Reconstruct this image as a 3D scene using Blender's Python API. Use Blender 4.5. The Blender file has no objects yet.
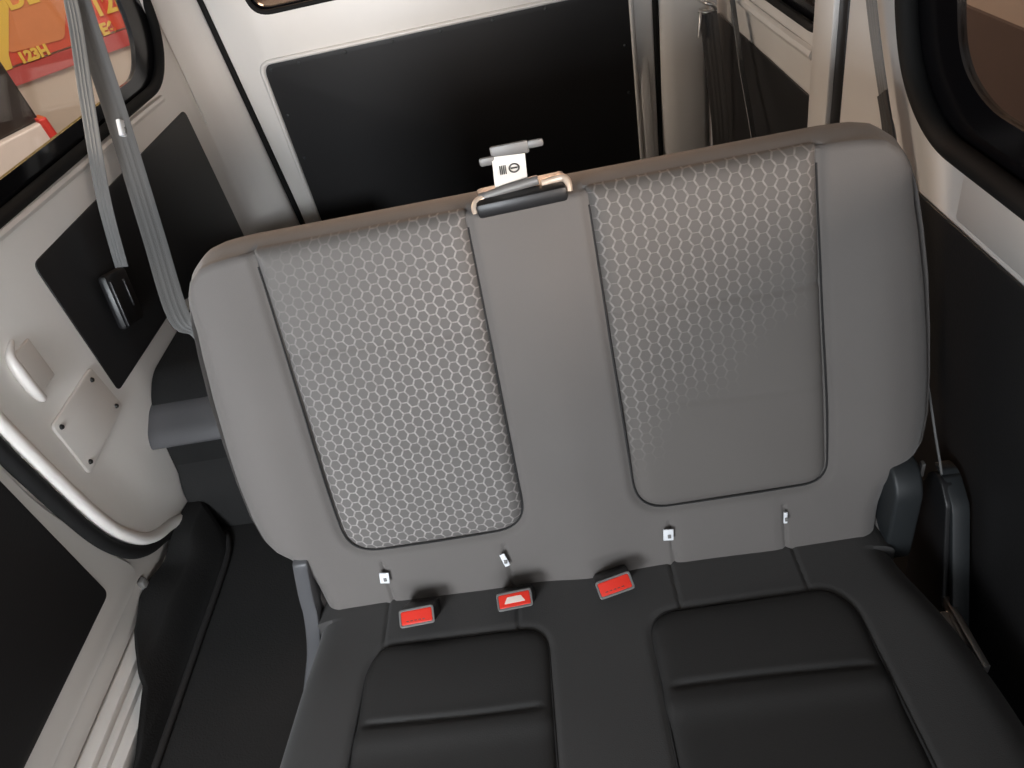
import bpy, bmesh, math, random
import numpy as np
from mathutils import Vector, Matrix
random.seed(4)
SC = bpy.context.scene
COL = SC.collection
R = math.radians
# ------------------------------------------------------------------ materials
def mat(name, col, rough=.5, metal=0., spec=.5, coat=0., sheen=0., bump=None, emis=None, var=0.):
    m = bpy.data.materials.new(name); m.use_nodes = True
    nt = m.node_tree; b = nt.nodes['Principled BSDF']
    b.inputs['Base Color'].default_value = (*col, 1)
    b.inputs['Roughness'].default_value = rough
    b.inputs['Metallic'].default_value = metal
    b.inputs['Specular IOR Level'].default_value = spec
    b.inputs['Coat Weight'].default_value = coat
    b.inputs['Sheen Weight'].default_value = sheen
    tc = nt.nodes.new('ShaderNodeTexCoord')
    if var:
        n = nt.nodes.new('ShaderNodeTexNoise'); n.inputs['Scale'].default_value = 9; n.inputs['Detail'].default_value = 5
        nt.links.new(tc.outputs['Object'], n.inputs['Vector'])
        mx = nt.nodes.new('ShaderNodeMix'); mx.data_type = 'RGBA'
        mx.inputs['A'].default_value = (*[c*(1-var) for c in col], 1)
        mx.inputs['B'].default_value = (*[min(1, c*(1+var)) for c in col], 1)
        nt.links.new(n.outputs['Fac'], mx.inputs['Factor']); nt.links.new(mx.outputs['Result'], b.inputs['Base Color'])
    if bump:
        n = nt.nodes.new('ShaderNodeTexNoise'); n.inputs['Scale'].default_value = bump[0]; n.inputs['Detail'].default_value = 4
        nt.links.new(tc.outputs['Object'], n.inputs['Vector'])
        bp = nt.nodes.new('ShaderNodeBump'); bp.inputs['Strength'].default_value = bump[1]; bp.inputs['Distance'].default_value = .002
        nt.links.new(n.outputs['Fac'], bp.inputs['Height']); nt.links.new(bp.outputs['Normal'], b.inputs['Normal'])
    return m

def glass_mat(name, tint, gloss=.08):
    m = bpy.data.materials.new(name); m.use_nodes = True; nt = m.node_tree
    for n in list(nt.nodes): nt.nodes.remove(n)
    o = nt.nodes.new('ShaderNodeOutputMaterial'); t = nt.nodes.new('ShaderNodeBsdfTransparent'); g = nt.nodes.new('ShaderNodeBsdfGlossy')
    t.inputs['Color'].default_value = (*tint, 1); g.inputs['Roughness'].default_value = .02
    lw = nt.nodes.new('ShaderNodeLayerWeight'); pw = nt.nodes.new('ShaderNodeMath'); pw.operation = 'POWER'; pw.inputs[1].default_value = 5
    nt.links.new(lw.outputs['Facing'], pw.inputs[0]); f = nt.nodes.new('ShaderNodeMath'); f.operation = 'MULTIPLY_ADD'; f.inputs[1].default_value = .6; f.inputs[2].default_value = .035
    nt.links.new(pw.outputs[0], f.inputs[0])
    mx = nt.nodes.new('ShaderNodeMixShader')
    nt.links.new(f.outputs[0], mx.inputs[0]); nt.links.new(t.outputs[0], mx.inputs[1]); nt.links.new(g.outputs[0], mx.inputs[2])
    nt.links.new(mx.outputs[0], o.inputs[0])
    return m

def hex_mat(name, base, thread, pitch, fade):
    """woven fabric with lighter hexagon outlines; view-dependent sheen is painted in as outlines thinning along one diagonal (fade: ax, ay, offset, width) in metres of cloth"""
    m = mat(name, base, rough=.8, spec=.15, sheen=.05)
    nt = m.node_tree; N = nt.nodes.new; L = nt.links.new; b = nt.nodes['Principled BSDF']
    uv = N('ShaderNodeUVMap'); uv.uv_map = 'UVMap'
    def vm(op, a=None, bb=None, c=None, val=None):
        n = N('ShaderNodeVectorMath'); n.operation = op
        for i, x in enumerate((a, bb, c)):
            if x is None: continue
            if isinstance(x, tuple): n.inputs[i].default_value = x
            else: L(x, n.inputs[i])
        if val is not None: n.inputs['Scale'].default_value = val
        return n
    def ma(op, a, bb=None, c=None):
        n = N('ShaderNodeMath'); n.operation = op
        for i, x in enumerate((a, bb, c)):
            if x is None: continue
            if isinstance(x, (int, float)): n.inputs[i].default_value = x
            else: L(x, n.inputs[i])
        return n.outputs[0]
    nz = N('ShaderNodeTexNoise'); nz.inputs['Scale'].default_value = 60; L(uv.outputs[0], nz.inputs['Vector'])
    wob = vm('MULTIPLY_ADD', nz.outputs['Color'], (.0022, .0022, 0), uv.outputs[0])
    p = vm('SCALE', wob.outputs[0], val=1/pitch).outputs[0]
    r = (1.7320508, 1., 1.); h = (.8660254, .5, .5); z = (0., 0., 0.)
    wa = vm('WRAP', p, r, z).outputs[0]; A = vm('SUBTRACT', wa, h).outputs[0]
    ps = vm('SUBTRACT', p, h).outputs[0]; wb = vm('WRAP', ps, r, z).outputs[0]; B = vm('SUBTRACT', wb, h).outputs[0]
    A = vm('MULTIPLY', A, (1, 1, 0)).outputs[0]; B = vm('MULTIPLY', B, (1, 1, 0)).outputs[0]
    la = vm('LENGTH', A).outputs['Value']; lb = vm('LENGTH', B).outputs['Value']
    sel = ma('LESS_THAN', la, lb)
    mx = N('ShaderNodeMix'); mx.data_type = 'VECTOR'; L(sel, mx.inputs['Factor']); L(B, mx.inputs['A']); L(A, mx.inputs['B'])
    g = vm('ABSOLUTE', mx.outputs['Result'] if 'Result' in mx.outputs else mx.outputs[1]).outputs[0]
    for o in mx.outputs:
        if o.type == 'VECTOR':
            for lk in list(g.node.inputs[0].links): nt.links.remove(lk)
            L(o, g.node.inputs[0])
    s1 = vm('DOT_PRODUCT', g, (.8660254, .5, 0)).outputs['Value']
    sx = N('ShaderNodeSeparateXYZ'); L(g, sx.inputs[0])
    flat = ma('SUBTRACT', sx.outputs['Y'], fade[4])          # the level edges are woven finer than the slanted ones
    edge = ma('SUBTRACT', .5, ma('MAXIMUM', s1, flat))
    rg = N('ShaderNodeMapRange'); rg.interpolation_type = 'SMOOTHSTEP'
    L(edge, rg.inputs['Value']); rg.inputs['From Min'].default_value = .115; rg.inputs['From Max'].default_value = .03
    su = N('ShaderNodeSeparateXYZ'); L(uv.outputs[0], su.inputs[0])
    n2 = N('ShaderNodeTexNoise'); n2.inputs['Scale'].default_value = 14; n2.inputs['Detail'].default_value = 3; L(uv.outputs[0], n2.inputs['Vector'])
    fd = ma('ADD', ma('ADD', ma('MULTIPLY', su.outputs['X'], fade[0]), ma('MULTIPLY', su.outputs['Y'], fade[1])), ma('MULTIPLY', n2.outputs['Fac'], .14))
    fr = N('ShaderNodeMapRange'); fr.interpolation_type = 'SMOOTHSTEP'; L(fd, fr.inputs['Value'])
    fr.inputs['From Min'].default_value = fade[2]; fr.inputs['From Max'].default_value = fade[3]  # thread sheen painted into the colour by position on the cloth
    n3 = N('ShaderNodeTexNoise'); n3.inputs['Scale'].default_value = 170; n3.inputs['Detail'].default_value = 2; L(uv.outputs[0], n3.inputs['Vector'])
    g3 = N('ShaderNodeMapRange'); L(n3.outputs['Fac'], g3.inputs['Value']); g3.inputs['From Min'].default_value = .36; g3.inputs['From Max'].default_value = .62
    g3.inputs['To Min'].default_value = .45
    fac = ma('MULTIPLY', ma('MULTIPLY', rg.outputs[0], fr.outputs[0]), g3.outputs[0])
    cm = N('ShaderNodeMix'); cm.data_type = 'RGBA'; L(fac, cm.inputs['Factor'])
    cm.inputs['A'].default_value = (*base, 1); cm.inputs['B'].default_value = (*thread, 1)
    L(cm.outputs['Result'], b.inputs['Base Color'])
    for o in cm.outputs:
        if o.type == 'RGBA': L(o, b.inputs['Base Color'])
    bp = N('ShaderNodeBump'); bp.inputs['Strength'].default_value = .35; bp.inputs['Distance'].default_value = .001
    L(fac, bp.inputs['Height']); L(bp.outputs[0], b.inputs['Normal'])
    return m

M = {}
M['white'] = mat('white_paint', (.70, .675, .645), .32, coat=.3, var=.04)
M['black_panel'] = mat('black_board', (.017, .0165, .017), .45, spec=.4, bump=(300, .15))
M['rubber'] = mat('black_rubber', (.007, .007, .007), .75, spec=.25)
M['frit'] = mat('black_glass_border', (.004, .004, .005), .15)
M['fabric'] = mat('grey_seat_fabric', (.140, .129, .122), .8, spec=.25, sheen=.15, bump=(900, .25), var=.05)
M['fabric_dark'] = mat('dark_cushion_fabric', (.052, .050, .049), .7, spec=.3, sheen=.1, bump=(700, .2), var=.05)
M['leather'] = mat('black_cushion_insert', (.030, .029, .0285), .55, spec=.4, bump=(500, .15))
M['hexl'] = hex_mat('hexagon_fabric_sheen_strong', (.142, .133, .127), (.37, .345, .33), .0165, (.75, -.85, -.80, -.33, .02))
M['hexr'] = hex_mat('hexagon_fabric_sheen_faint', (.136, .125, .117), (.27, .25, .235), .0170, (-.9, 1.0, .13, .34, .05))
M['seam'] = mat('dark_seam_thread', (.018, .017, .017), .8)
M['belt'] = mat('grey_webbing', (.145, .145, .143), .6, sheen=.2, bump=(600, .3))
M['belt_dark'] = mat('dark_webbing', (.045, .042, .04), .6, bump=(600, .3))
M['plastic'] = mat('black_plastic', (.014, .014, .015), .4)
M['grey_plastic'] = mat('grey_plastic', (.075, .075, .08), .45)
M['bezel'] = mat('light_grey_plastic', (.16, .155, .15), .45)
M['slate'] = mat('slate_plastic', (.020, .023, .025), .5)
M['carpet'] = mat('black_carpet', (.014, .014, .014), .9, spec=.2, bump=(250, .5), var=.2)
M['carpet2'] = mat('charcoal_floor_carpet', (.020, .020, .020), .9, spec=.2, bump=(250, .5), var=.2)
M['red'] = mat('red_plastic', (.75, .035, .02), .35)
M['pale'] = mat('pale_marking', (.85, .7, .62), .5)
M['silver'] = mat('silver_metal', (.62, .60, .58), .3, metal=.85)
M['steel'] = mat('grey_steel', (.20, .195, .19), .5, metal=.4)
M['beige_metal'] = mat('beige_metal', (.62, .50, .40), .4, metal=.3)
M['tag'] = mat('white_tag', (.8, .82, .85), .5)
M['label'] = mat('white_label', (.78, .75, .70), .5)
M['ink'] = mat('dark_print', (.06, .055, .05), .6)
M['screw'] = mat('black_screw', (.01, .01, .01), .5)
M['sign_red'] = mat('red_signboard', (.78, .10, .055), .5, var=.12)
M['sign_orange'] = mat('orange_signboard', (.80, .27, .10), .5, var=.1)
M['sign_yellow'] = mat('yellow_letters', (.95, .62, .10), .5)
M['sign_pink'] = mat('pink_red_strip', (.62, .10, .09), .5)
M['cream'] = mat('cream_wall', (.70, .58, .48), .7, var=.04)
M['brown'] = mat('brown_cladding', (.17, .125, .108), .6, var=.1)
M['car_dark'] = mat('dark_car_glass', (.02, .013, .01), .3)
M['car_white'] = mat('pale_car_paint', (.62, .52, .46), .4)
M['lamp_red'] = mat('red_tail_lamp', (.55, .03, .02), .3)
M['ground'] = mat('grey_asphalt', (.16, .15, .14), .9, var=.2)
M['glass'] = glass_mat('clear_glass', (.93, .93, .92))
M['tint'] = glass_mat('tinted_glass', (.80, .75, .71))
M['dark_tint'] = glass_mat('dark_tinted_glass', (.30, .28, .27))
# ------------------------------------------------------------------ helpers
def mesh_obj(name, me, m=None, parent=None, smooth=35):
    o = bpy.data.objects.new(name, me); COL.objects.link(o)
    if m is not None and not me.materials:
        for x in (m if isinstance(m, (list, tuple)) else [m]): me.materials.append(x)
    if parent: o.parent = parent
    if smooth:
        me.polygons.foreach_set('use_smooth', [True]*len(me.polygons))
        me.set_sharp_from_angle(angle=R(smooth))
    return o
def bobj(name, bm, m, parent=None, smooth=35):
    bmesh.ops.recalc_face_normals(bm, faces=bm.faces)
    me = bpy.data.meshes.new(name); bm.to_mesh(me); bm.free()
    return mesh_obj(name, me, m, parent, smooth)
def tag(o, label, cat=None, kind=None, group=None):
    o['label'] = label
    if cat: o['category'] = cat
    if kind: o['kind'] = kind
    if group: o['group'] = group
    return o
def empty(name, loc=(0, 0, 0)):
    o = bpy.data.objects.new(name, None); COL.objects.link(o); o.location = loc; o.empty_display_size = .05
    return o
def rp(pts, rad, n=8):
    """round the corners of a 2D polygon"""
    out = []; k = len(pts)
    for i, p in enumerate(pts):
        r = rad[i] if isinstance(rad, (list, tuple)) else rad
        p = Vector(p); a = Vector(pts[i-1]) - p; b = Vector(pts[(i+1) % k]) - p
        if r <= 0: out.append(tuple(p)); continue
        r = min(r, a.length*.48, b.length*.48)
        a.normalize(); b.normalize()
        for j in range(n+1):
            t = j/n
            q = (p+a*r)*(1-t)**2 + p*2*t*(1-t) + (p+b*r)*t*t
            out.append(tuple(q))
    return out
def plate_bm(bm, loops, T, org, ex, ey, bevel=0., mi=0):
    """flat plate: first loop is the outline, further loops are holes. Its face lies at org, its body goes T behind (against ex x ey)"""
    cu = bpy.data.curves.new('c', 'CURVE'); cu.dimensions = '2D'; cu.fill_mode = 'BOTH'
    for lp in loops:
        s = cu.splines.new('POLY'); s.points.add(len(lp)-1)
        for q, p in zip(s.points, lp): q.co = (p[0], p[1], 0, 1)
        s.use_cyclic_u = True
    cu.extrude = max(T/2-bevel, 1e-5); cu.bevel_depth = bevel; cu.bevel_resolution = 2
    if bevel: cu.offset = -bevel
    o = bpy.data.objects.new('c', cu); COL.objects.link(o)
    dg = bpy.context.evaluated_depsgraph_get(); me = bpy.data.meshes.new_from_object(o.evaluated_get(dg))
    bpy.data.objects.remove(o); bpy.data.curves.remove(cu)
    org, ex, ey = Vector(org), Vector(ex).normalized(), Vector(ey).normalized(); en = ex.cross(ey)
    tb_ = bmesh.new(); tb_.from_mesh(me)
    for v in tb_.verts:
        c = v.co.copy(); v.co = org + ex*c.x + ey*c.y + en*(c.z - T/2)
    for f in tb_.faces: f.material_index = mi
    bmesh.ops.remove_doubles(tb_, verts=tb_.verts[:], dist=1e-5)
    tb_.to_mesh(me); tb_.free()
    bm.from_mesh(me); bpy.data.meshes.remove(me)
    return bm
def plate(name, loops, T, org, ex, ey, m, parent=None, bevel=0.):
    return bobj(name, plate_bm(bmesh.new(), loops, T, org, ex, ey, bevel), m, parent, 30)
def box_bm(bm, c, s, bev=.003, rot=None, mi=0, seg=2):
    mx = Matrix.Translation(Vector(c)) @ (rot.to_4x4() if rot else Matrix()) @ Matrix.Diagonal((*s, 1))
    tb_ = bmesh.new()
    r = bmesh.ops.create_cube(tb_, size=1, matrix=mx)
    if bev: bmesh.ops.bevel(tb_, geom=tb_.edges[:], offset=bev, segments=seg, profile=.5, affect='EDGES')
    for f in tb_.faces: f.material_index = mi
    me = bpy.data.meshes.new('b'); tb_.to_mesh(me); tb_.free(); bm.from_mesh(me); bpy.data.meshes.remove(me)
    return bm
def box(name, c, s, m, parent=None, bev=.003, rot=None):
    return bobj(name, box_bm(bmesh.new(), c, s, bev, rot), m, parent)
def smooth_path(pts, n=8):
    pts = [Vector(p) for p in pts]; out = []
    for i in range(len(pts)-1):
        p0 = pts[max(i-1, 0)]; p1 = pts[i]; p2 = pts[i+1]; p3 = pts[min(i+2, len(pts)-1)]
        for j in range(n):
            t = j/n
            out.append(.5*((2*p1)+(-p0+p2)*t+(2*p0-5*p1+4*p2-p3)*t*t+(-p0+3*p1-3*p2+p3)*t**3))
    out.append(pts[-1]); return out
def tube_bm(bm, pts, r, n=10, closed=False, mi=0):
    pts = [Vector(p) for p in pts]; rings = []; k = len(pts); up = None
    for i, p in enumerate(pts):
        if closed: d = (pts[(i+1) % k]-pts[i-1])
        else: d = pts[min(i+1, k-1)]-pts[max(i-1, 0)]
        d.normalize()
        if up is None: up = d.orthogonal().normalized()
        up = (up - d*up.dot(d)).normalized(); sd = d.cross(up)
        rr = r(i/(k-1)) if callable(r) else r
        rings.append([bm.verts.new(p+up*math.cos(a)*rr+sd*math.sin(a)*rr) for a in [2*math.pi*j/n for j in range(n)]])
    m_ = k if closed else k-1
    for i in range(m_):
        a, b = rings[i], rings[(i+1) % k]
        for j in range(n): bm.faces.new((a[j], a[(j+1) % n], b[(j+1) % n], b[j])).material_index = mi
    if not closed:
        bm.faces.new(rings[0][::-1]).material_index = mi; bm.faces.new(rings[-1]).material_index = mi
    return bm
def tube(name, pts, r, m, parent=None, n=10, closed=False):
    return bobj(name, tube_bm(bmesh.new(), pts, r, n, closed), m, parent, 50)
def strap_bm(bm, pts, wv, T=.0016, prof=None, mi=0):
    """webbing: a ribbon swept along pts; wv = half width vector (or a list of them); prof = cross ribs"""
    pts = [Vector(p) for p in pts]; k = len(pts); rings = []
    prof = prof or [(-1, 0), (-.7, .5), (-.62, .1), (-.30, .1), (-.24, .5), (-.16, .1), (.16, .1), (.24, .5), (.30, .1), (.62, .1), (.7, .5), (1, 0)]
    for i, p in enumerate(pts):
        w = Vector(wv[i] if isinstance(wv, list) else wv)
        d = (pts[min(i+1, k-1)]-pts[max(i-1, 0)]).normalized(); w = w - d*w.dot(d); nn = d.cross(w).normalized()
        ring = [bm.verts.new(p+w*u+nn*(T*.5+T*h)) for u, h in prof]+[bm.verts.new(p+w*u-nn*(T*.5+T*h)) for u, h in reversed(prof)]
        rings.append(ring)
    n = len(rings[0])
    for i in range(k-1):
        for j in range(n): bm.faces.new((rings[i][j], rings[i][(j+1) % n], rings[i+1][(j+1) % n], rings[i+1][j])).material_index = mi
    bm.faces.new(rings[0][::-1]); bm.faces.new(rings[-1])
    return bm
def strap(name, pts, wv, m, parent=None, T=.0016): return bobj(name, strap_bm(bmesh.new(), pts, wv, T), m, parent, 60)
def sweep_rect(name, pts, a, b, m, parent=None, bev=.004):
    """a bar of constant cross-section: a, b = full-size vectors of the section"""
    bm = bmesh.new(); A, B = Vector(a)/2, Vector(b)/2; rings = []
    for p in pts:
        p = Vector(p); rings.append([bm.verts.new(p+A*u+B*v) for u, v in ((-1, -1), (1, -1), (1, 1), (-1, 1))])
    for i in range(len(pts)-1):
        for j in range(4): bm.faces.new((rings[i][j], rings[i][(j+1) % 4], rings[i+1][(j+1) % 4], rings[i+1][j]))
    bm.faces.new(rings[0]); bm.faces.new(rings[-1])
    bmesh.ops.recalc_face_normals(bm, faces=bm.faces)
    es = [e for e in bm.edges if e.calc_face_angle(0) > R(40)]
    bmesh.ops.bevel(bm, geom=es, offset=bev, segments=2, profile=.5, affect='EDGES')
    return bobj(name, bm, m, parent)
# upholstery ------------------------------------------------------------------
def seg_dist(P, loop):
    """distance of the points P (n,2) to a closed polyline"""
    best = np.full(len(P), 9.)
    k = len(loop); L = np.array(loop)
    for i in range(k):
        a = L[i]; b = L[(i+1) % k]; ab = b-a; l2 = ab@ab
        if l2 < 1e-14: continue
        t = np.clip(((P-a)@ab)/l2, 0, 1)
        best = np.minimum(best, np.hypot(*(P-(a+t[:, None]*ab)).T))
    return best
def inside(P, loop):
    L = np.array(loop); c = np.zeros(len(P), bool); k = len(L)
    for i in range(k):
        x1, y1 = L[i]; x2, y2 = L[i-1]
        c ^= ((y1 > P[:, 1]) != (y2 > P[:, 1])) & (P[:, 0] < (x2-x1)*(P[:, 1]-y1)/(y2-y1+1e-15)+x1)
    return c
def uphol(name, loop, height, place, m, parent=None, nx=160, ny=120, back=None, rings=(), uvscale=1.):
    """A stuffed pad. loop: convex-by-rows 2D outline; height(P, dist) gives the height of the cover at each point, 0 = the outline's plane;
    place(u, v, h) -> world; rings: (outward, h) of the border seen from the rim to the back; back: height of the back face."""
    L = np.array(loop); v0, v1 = L[:, 1].min(), L[:, 1].max()
    vs = v0+(v1-v0)*(.5-.5*np.cos(np.pi*np.clip(np.linspace(0, 1, ny), 1e-3, 1-1e-3)))*.45+(v1-v0)*np.linspace(1e-4, 1-1e-4, ny)*.55
    k = len(L); rows = []
    for v in vs:
        xs = []
        for i in range(k):
            a = L[i-1]; b = L[i]
            if (a[1] > v) != (b[1] > v): xs.append(a[0]+(v-a[1])/(b[1]-a[1])*(b[0]-a[0]))
        rows.append((min(xs), max(xs)))
    t = np.linspace(-1, 1, nx); t = .5*t+.5*np.sin(t*np.pi/2); t = (t+1)/2
    U = np.array([l+(r-l)*t for l, r in rows]); V = np.repeat(vs[:, None], nx, 1)
    P = np.stack([U.ravel(), V.ravel()], 1)
    D = seg_dist(P, loop)
    H = height(P, D)
    verts = [place(P[i, 0], P[i, 1], H[i]) for i in range(len(P))]
    uvs = [(p[0], p[1]) for p in P]
    faces = [(j*nx+i, j*nx+i+1, (j+1)*nx+i+1, (j+1)*nx+i) for j in range(ny-1) for i in range(nx-1)]
    rim = [i for i in range(nx)]+[j*nx+nx-1 for j in range(1, ny)]+[(ny-1)*nx+i for i in range(nx-2, -1, -1)]+[j*nx for j in range(ny-2, 0, -1)]
    rp_ = P[rim]; n = len(rim)
    tan = np.roll(rp_, -1, 0)-np.roll(rp_, 1, 0); nor = np.stack([tan[:, 1], -tan[:, 0]], 1); nor /= np.linalg.norm(nor, axis=1)[:, None]+1e-12
    for _ in range(6): nor = (nor+np.roll(nor, 1, 0)+np.roll(nor, -1, 0)); nor /= np.linalg.norm(nor, axis=1)[:, None]+1e-12
    prev = rim
    for (ow, hh) in rings:
        cur = []
        for i in range(n):
            q = rp_[i]+nor[i]*ow; cur.append(len(verts)); verts.append(place(q[0], q[1], hh)); uvs.append((q[0], q[1]))
        for i in range(n): faces.append((prev[i], cur[i], cur[(i+1) % n], prev[(i+1) % n]))
        prev = cur
    if back is not None:
        c = len(verts); cc = rp_.mean(0); verts.append(place(cc[0], cc[1], back)); uvs.append(tuple(cc))
        for i in range(n): faces.append((prev[i], c, prev[(i+1) % n]))
    me = bpy.data.meshes.new(name); me.from_pydata([tuple(v) for v in verts], [], faces)
    uvl = me.uv_layers.new(name='UVMap'); arr = np.array(uvs, dtype=np.float32)
    li = np.zeros(len(me.loops), dtype=np.int32); me.loops.foreach_get('vertex_index', li)
    uvl.data.foreach_set('uv', arr[li].ravel())
    bm = bmesh.new(); bm.from_mesh(me); bmesh.ops.recalc_face_normals(bm, faces=bm.faces); bm.to_mesh(me); bm.free()
    return mesh_obj(name, me, m, parent, 50)
def g(x, s): return np.exp(-(x/s)**2)
def ss(x, a, b):
    t = np.clip((x-a)/(b-a), 0, 1); return t*t*(3-2*t)
# ================================================================== the van's shell
# axes: x across the van, y towards the tailgate, z up; the bench's crease is at the origin, 0.40 up
FZ = .18
EY, EZ, EX = (0, 1, 0), (0, 0, 1), (1, 0, 0)
# left side wall: inner face at x = -0.93 ------------------------------------
LX = -.93
edge_l = [(.165, 1.50), (.172, .95), (.178, .80), (.186, .70), (.197, .60), (.210, .50), (.226, .43), (.250, .375), (.278, .335), (.313, .308), (.36, .285), (.42, .252), (.50, FZ)]
win_l = rp([(.36, 1.0), (1.28, 1.0), (1.405, 1.10), (1.43, 1.38), (.36, 1.38)], [.06, .10, .12, .07, .06], 10)
bm = bmesh.new()
plate_bm(bm, [edge_l+[(1.46, FZ), (1.46, 1.50)], win_l], .035, (LX, 0, 0), EY, EZ, .004)
# the pressed ridge under the window, the bulged ledge and the recessed grip near the door
tube_bm(bm, smooth_path([(LX+.002, .40, .983), (LX+.004, .7, .98), (LX+.004, 1.0, .977), (LX+.002, 1.24, .972)]), .010, 8)
wall = bobj('wall_left', bm, M['white']); tag(wall, 'white painted steel side wall with oblong window above black board', kind='structure')
# pillar between the side wall and the tailgate, rounded
bm = bmesh.new()
prof = [(-.93, 1.40), (-.929, 1.43), (-.925, 1.455), (-.915, 1.477), (-.90, 1.492), (-.88, 1.505), (-.855, 1.517), (-.842, 1.526), (-.831, 1.535), (-.826, 1.55), (-.826, 1.62), (-.99, 1.62), (-.99, 1.40)]
def pillar(bm, prof, z0, z1, lean=0., n=8):
    rings = []
    for i in range(n+1):
        z = z0+(z1-z0)*i/n
        rings.append([bm.verts.new((x, y-lean*(z-.47)*(1 if y > 1.45 else 0), z)) for x, y in prof])
    k = len(prof)
    for i in range(n):
        for j in range(k): bm.faces.new((rings[i][j], rings[i][(j+1) % k], rings[i+1][(j+1) % k], rings[i+1][j]))
    bm.faces.new(rings[0]); bm.faces.new(rings[-1])
pillar(bm, prof, FZ, 1.5, .06)
tag(bobj('trim_1', bm, M['white'], None, 50), 'rounded white corner pillar between side window and tailgate', kind='structure')
# window 1
w = empty('window_1', (LX, .9, 1.2)); tag(w, 'side window with black border in front of red signboard', kind='structure')
def at(o): return Vector(o.location)
def child_fix(o, parent):
    o.parent = parent; o.matrix_parent_inverse = Matrix.Translation(-at(parent)); return o
inner_l = rp([(.42, 1.045), (1.20, 1.045), (1.285, 1.12), (1.32, 1.35), (.42, 1.35)], [.05, .08, .10, .05, .05], 10)
child_fix(plate('glass_border', [win_l, inner_l], .012, (LX-.012, 0, 0), EY, EZ, M['frit']), w)
child_fix(tube('rubber_gasket', [(LX-.002, p[0], p[1]) for p in win_l], .013, M['rubber'], None, 8, True), w)
child_fix(plate('pane', [inner_l], .004, (LX-.016, 0, 0), EY, EZ, M['glass']), w)
# black board let into the wall
pl = rp([(.475, .600), (.80, .596), (1.343, .46), (1.341, .62), (1.334, .912), (.475, .907)], [.012, .02, .01, 0, .02, .02], 5)
tag(plate('trim_panel', [pl], .004, (LX+.004, 0, 0), EY, EZ, M['black_panel'], None, .0012), 'black board let into the white wall beside the two belts', 'trim panel', 'structure')
# raised access plate with four screws, recess with a grip lip
ap = empty('access_plate', (LX+.002, .36, .67)); tag(ap, 'small white access plate held by four dark screws', 'access plate')
al = rp([(.270, .556), (.455, .574), (.440, .690), (.268, .684)], [.012, .012, .012, .012], 5)
child_fix(plate('cover', [al], .007, (LX+.008, 0, 0), EY, EZ, M['white'], None, .003), ap)
for y, z in ((.288, .573), (.435, .590), (.420, .672), (.284, .668)):
    bm = bmesh.new(); bmesh.ops.create_cone(bm, cap_ends=True, segments=14, radius1=.0055, radius2=.004, depth=.004, matrix=Matrix.Translation((LX+.0095, y, z)) @ Matrix.Rotation(R(90), 4, 'Y'))
    child_fix(bobj('screw', bm, M['screw']), ap)
bm = bmesh.new()
tube_bm(bm, smooth_path([(LX+.001, .322, .84), (LX+.006, .292, .826), (LX+.009, .284, .80), (LX+.009, .284, .765), (LX+.007, .290, .735), (LX, .305, .728)]), lambda t: .004+.007*math.sin(math.pi*t), 10)
box_bm(bm, (LX, .325, .78), (.008, .06, .085), .003)
tag(bobj('grip_recess', bm, M['white'], None, 60), 'white grip moulding pressed into the wall above the access plate', 'grip')
# sliding door: outer frame, seal, black board, sill ----------------------------
bm = bmesh.new()
ds = rp([(-1.2, .225), (.46, .225), (.46, 1.5), (-1.2, 1.5)], [0, .02, 0, 0], 6)
dw = rp([(-1.1, .98), (.06, .98), (.06, 1.40), (-1.1, 1.40)], .07, 8)
plate_bm(bm, [ds, dw], .03, (LX-.032, 0, 0), EY, EZ, .003)
plate_bm(bm, [rp([(-1.18, .285), (.255, .285), (.215, .40), (.165, .60), (.145, .95), (-1.18, .95)], [.01, .06, .05, .05, .01, .01], 6)], .012, (LX-.022, 0, 0), EY, EZ, .004)
d1 = bobj('door_1', bm, M['white']); tag(d1, 'sliding door frame around a tall black board beside the sill', kind='structure')
dpl = rp([(-1.15, .352), (.147, .352), (.132, .74), (.120, .93), (-1.15, .93)], [.01, .018, .02, .03, .01], 6)
plate('door_board', [dpl], .004, (LX-.016, 0, 0), EY, EZ, M['black_panel'], d1, .0012)
plate('door_pane', [dw], .004, (LX-.045, 0, 0), EY, EZ, M['glass'], d1)
box('bump_stop', (LX-.026, .235, .262), (.016, .018, .030), M['bezel'], d1, .005)
seal = smooth_path([(LX-.014, y-.013, z-.004) for y, z in edge_l[:-1]]+[(LX-.014, .47, .20)], 5)
tag(tube('trim_2', seal, .015, M['rubber'], None, 10), 'black rubber seal along the rear edge of the door opening', kind='structure')
# bright folded flange that the seal clips on to
tag(tube('trim_3', smooth_path([(LX+.001, y+.011, z+.006) for y, z in edge_l[:-2]]+[(LX+.004, .415, .262), (LX+.006, .44, .25)], 5), .013, M['white'], None, 10), 'white rolled flange along the rear edge of the door opening', kind='structure')
# sill with two runners
bm = bmesh.new()
box_bm(bm, (-.945, -.45, .195), (.15, 1.54, .05), .004)
box_bm(bm, (-.936, -.50, .224), (.030, 1.40, .022), .004)
box_bm(bm, (-.902, -.50, .222), (.017, 1.36, .020), .004)
tag(bobj('trim_4', bm, M['white']), 'door sill with two pale runner strips', kind='structure')
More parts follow.
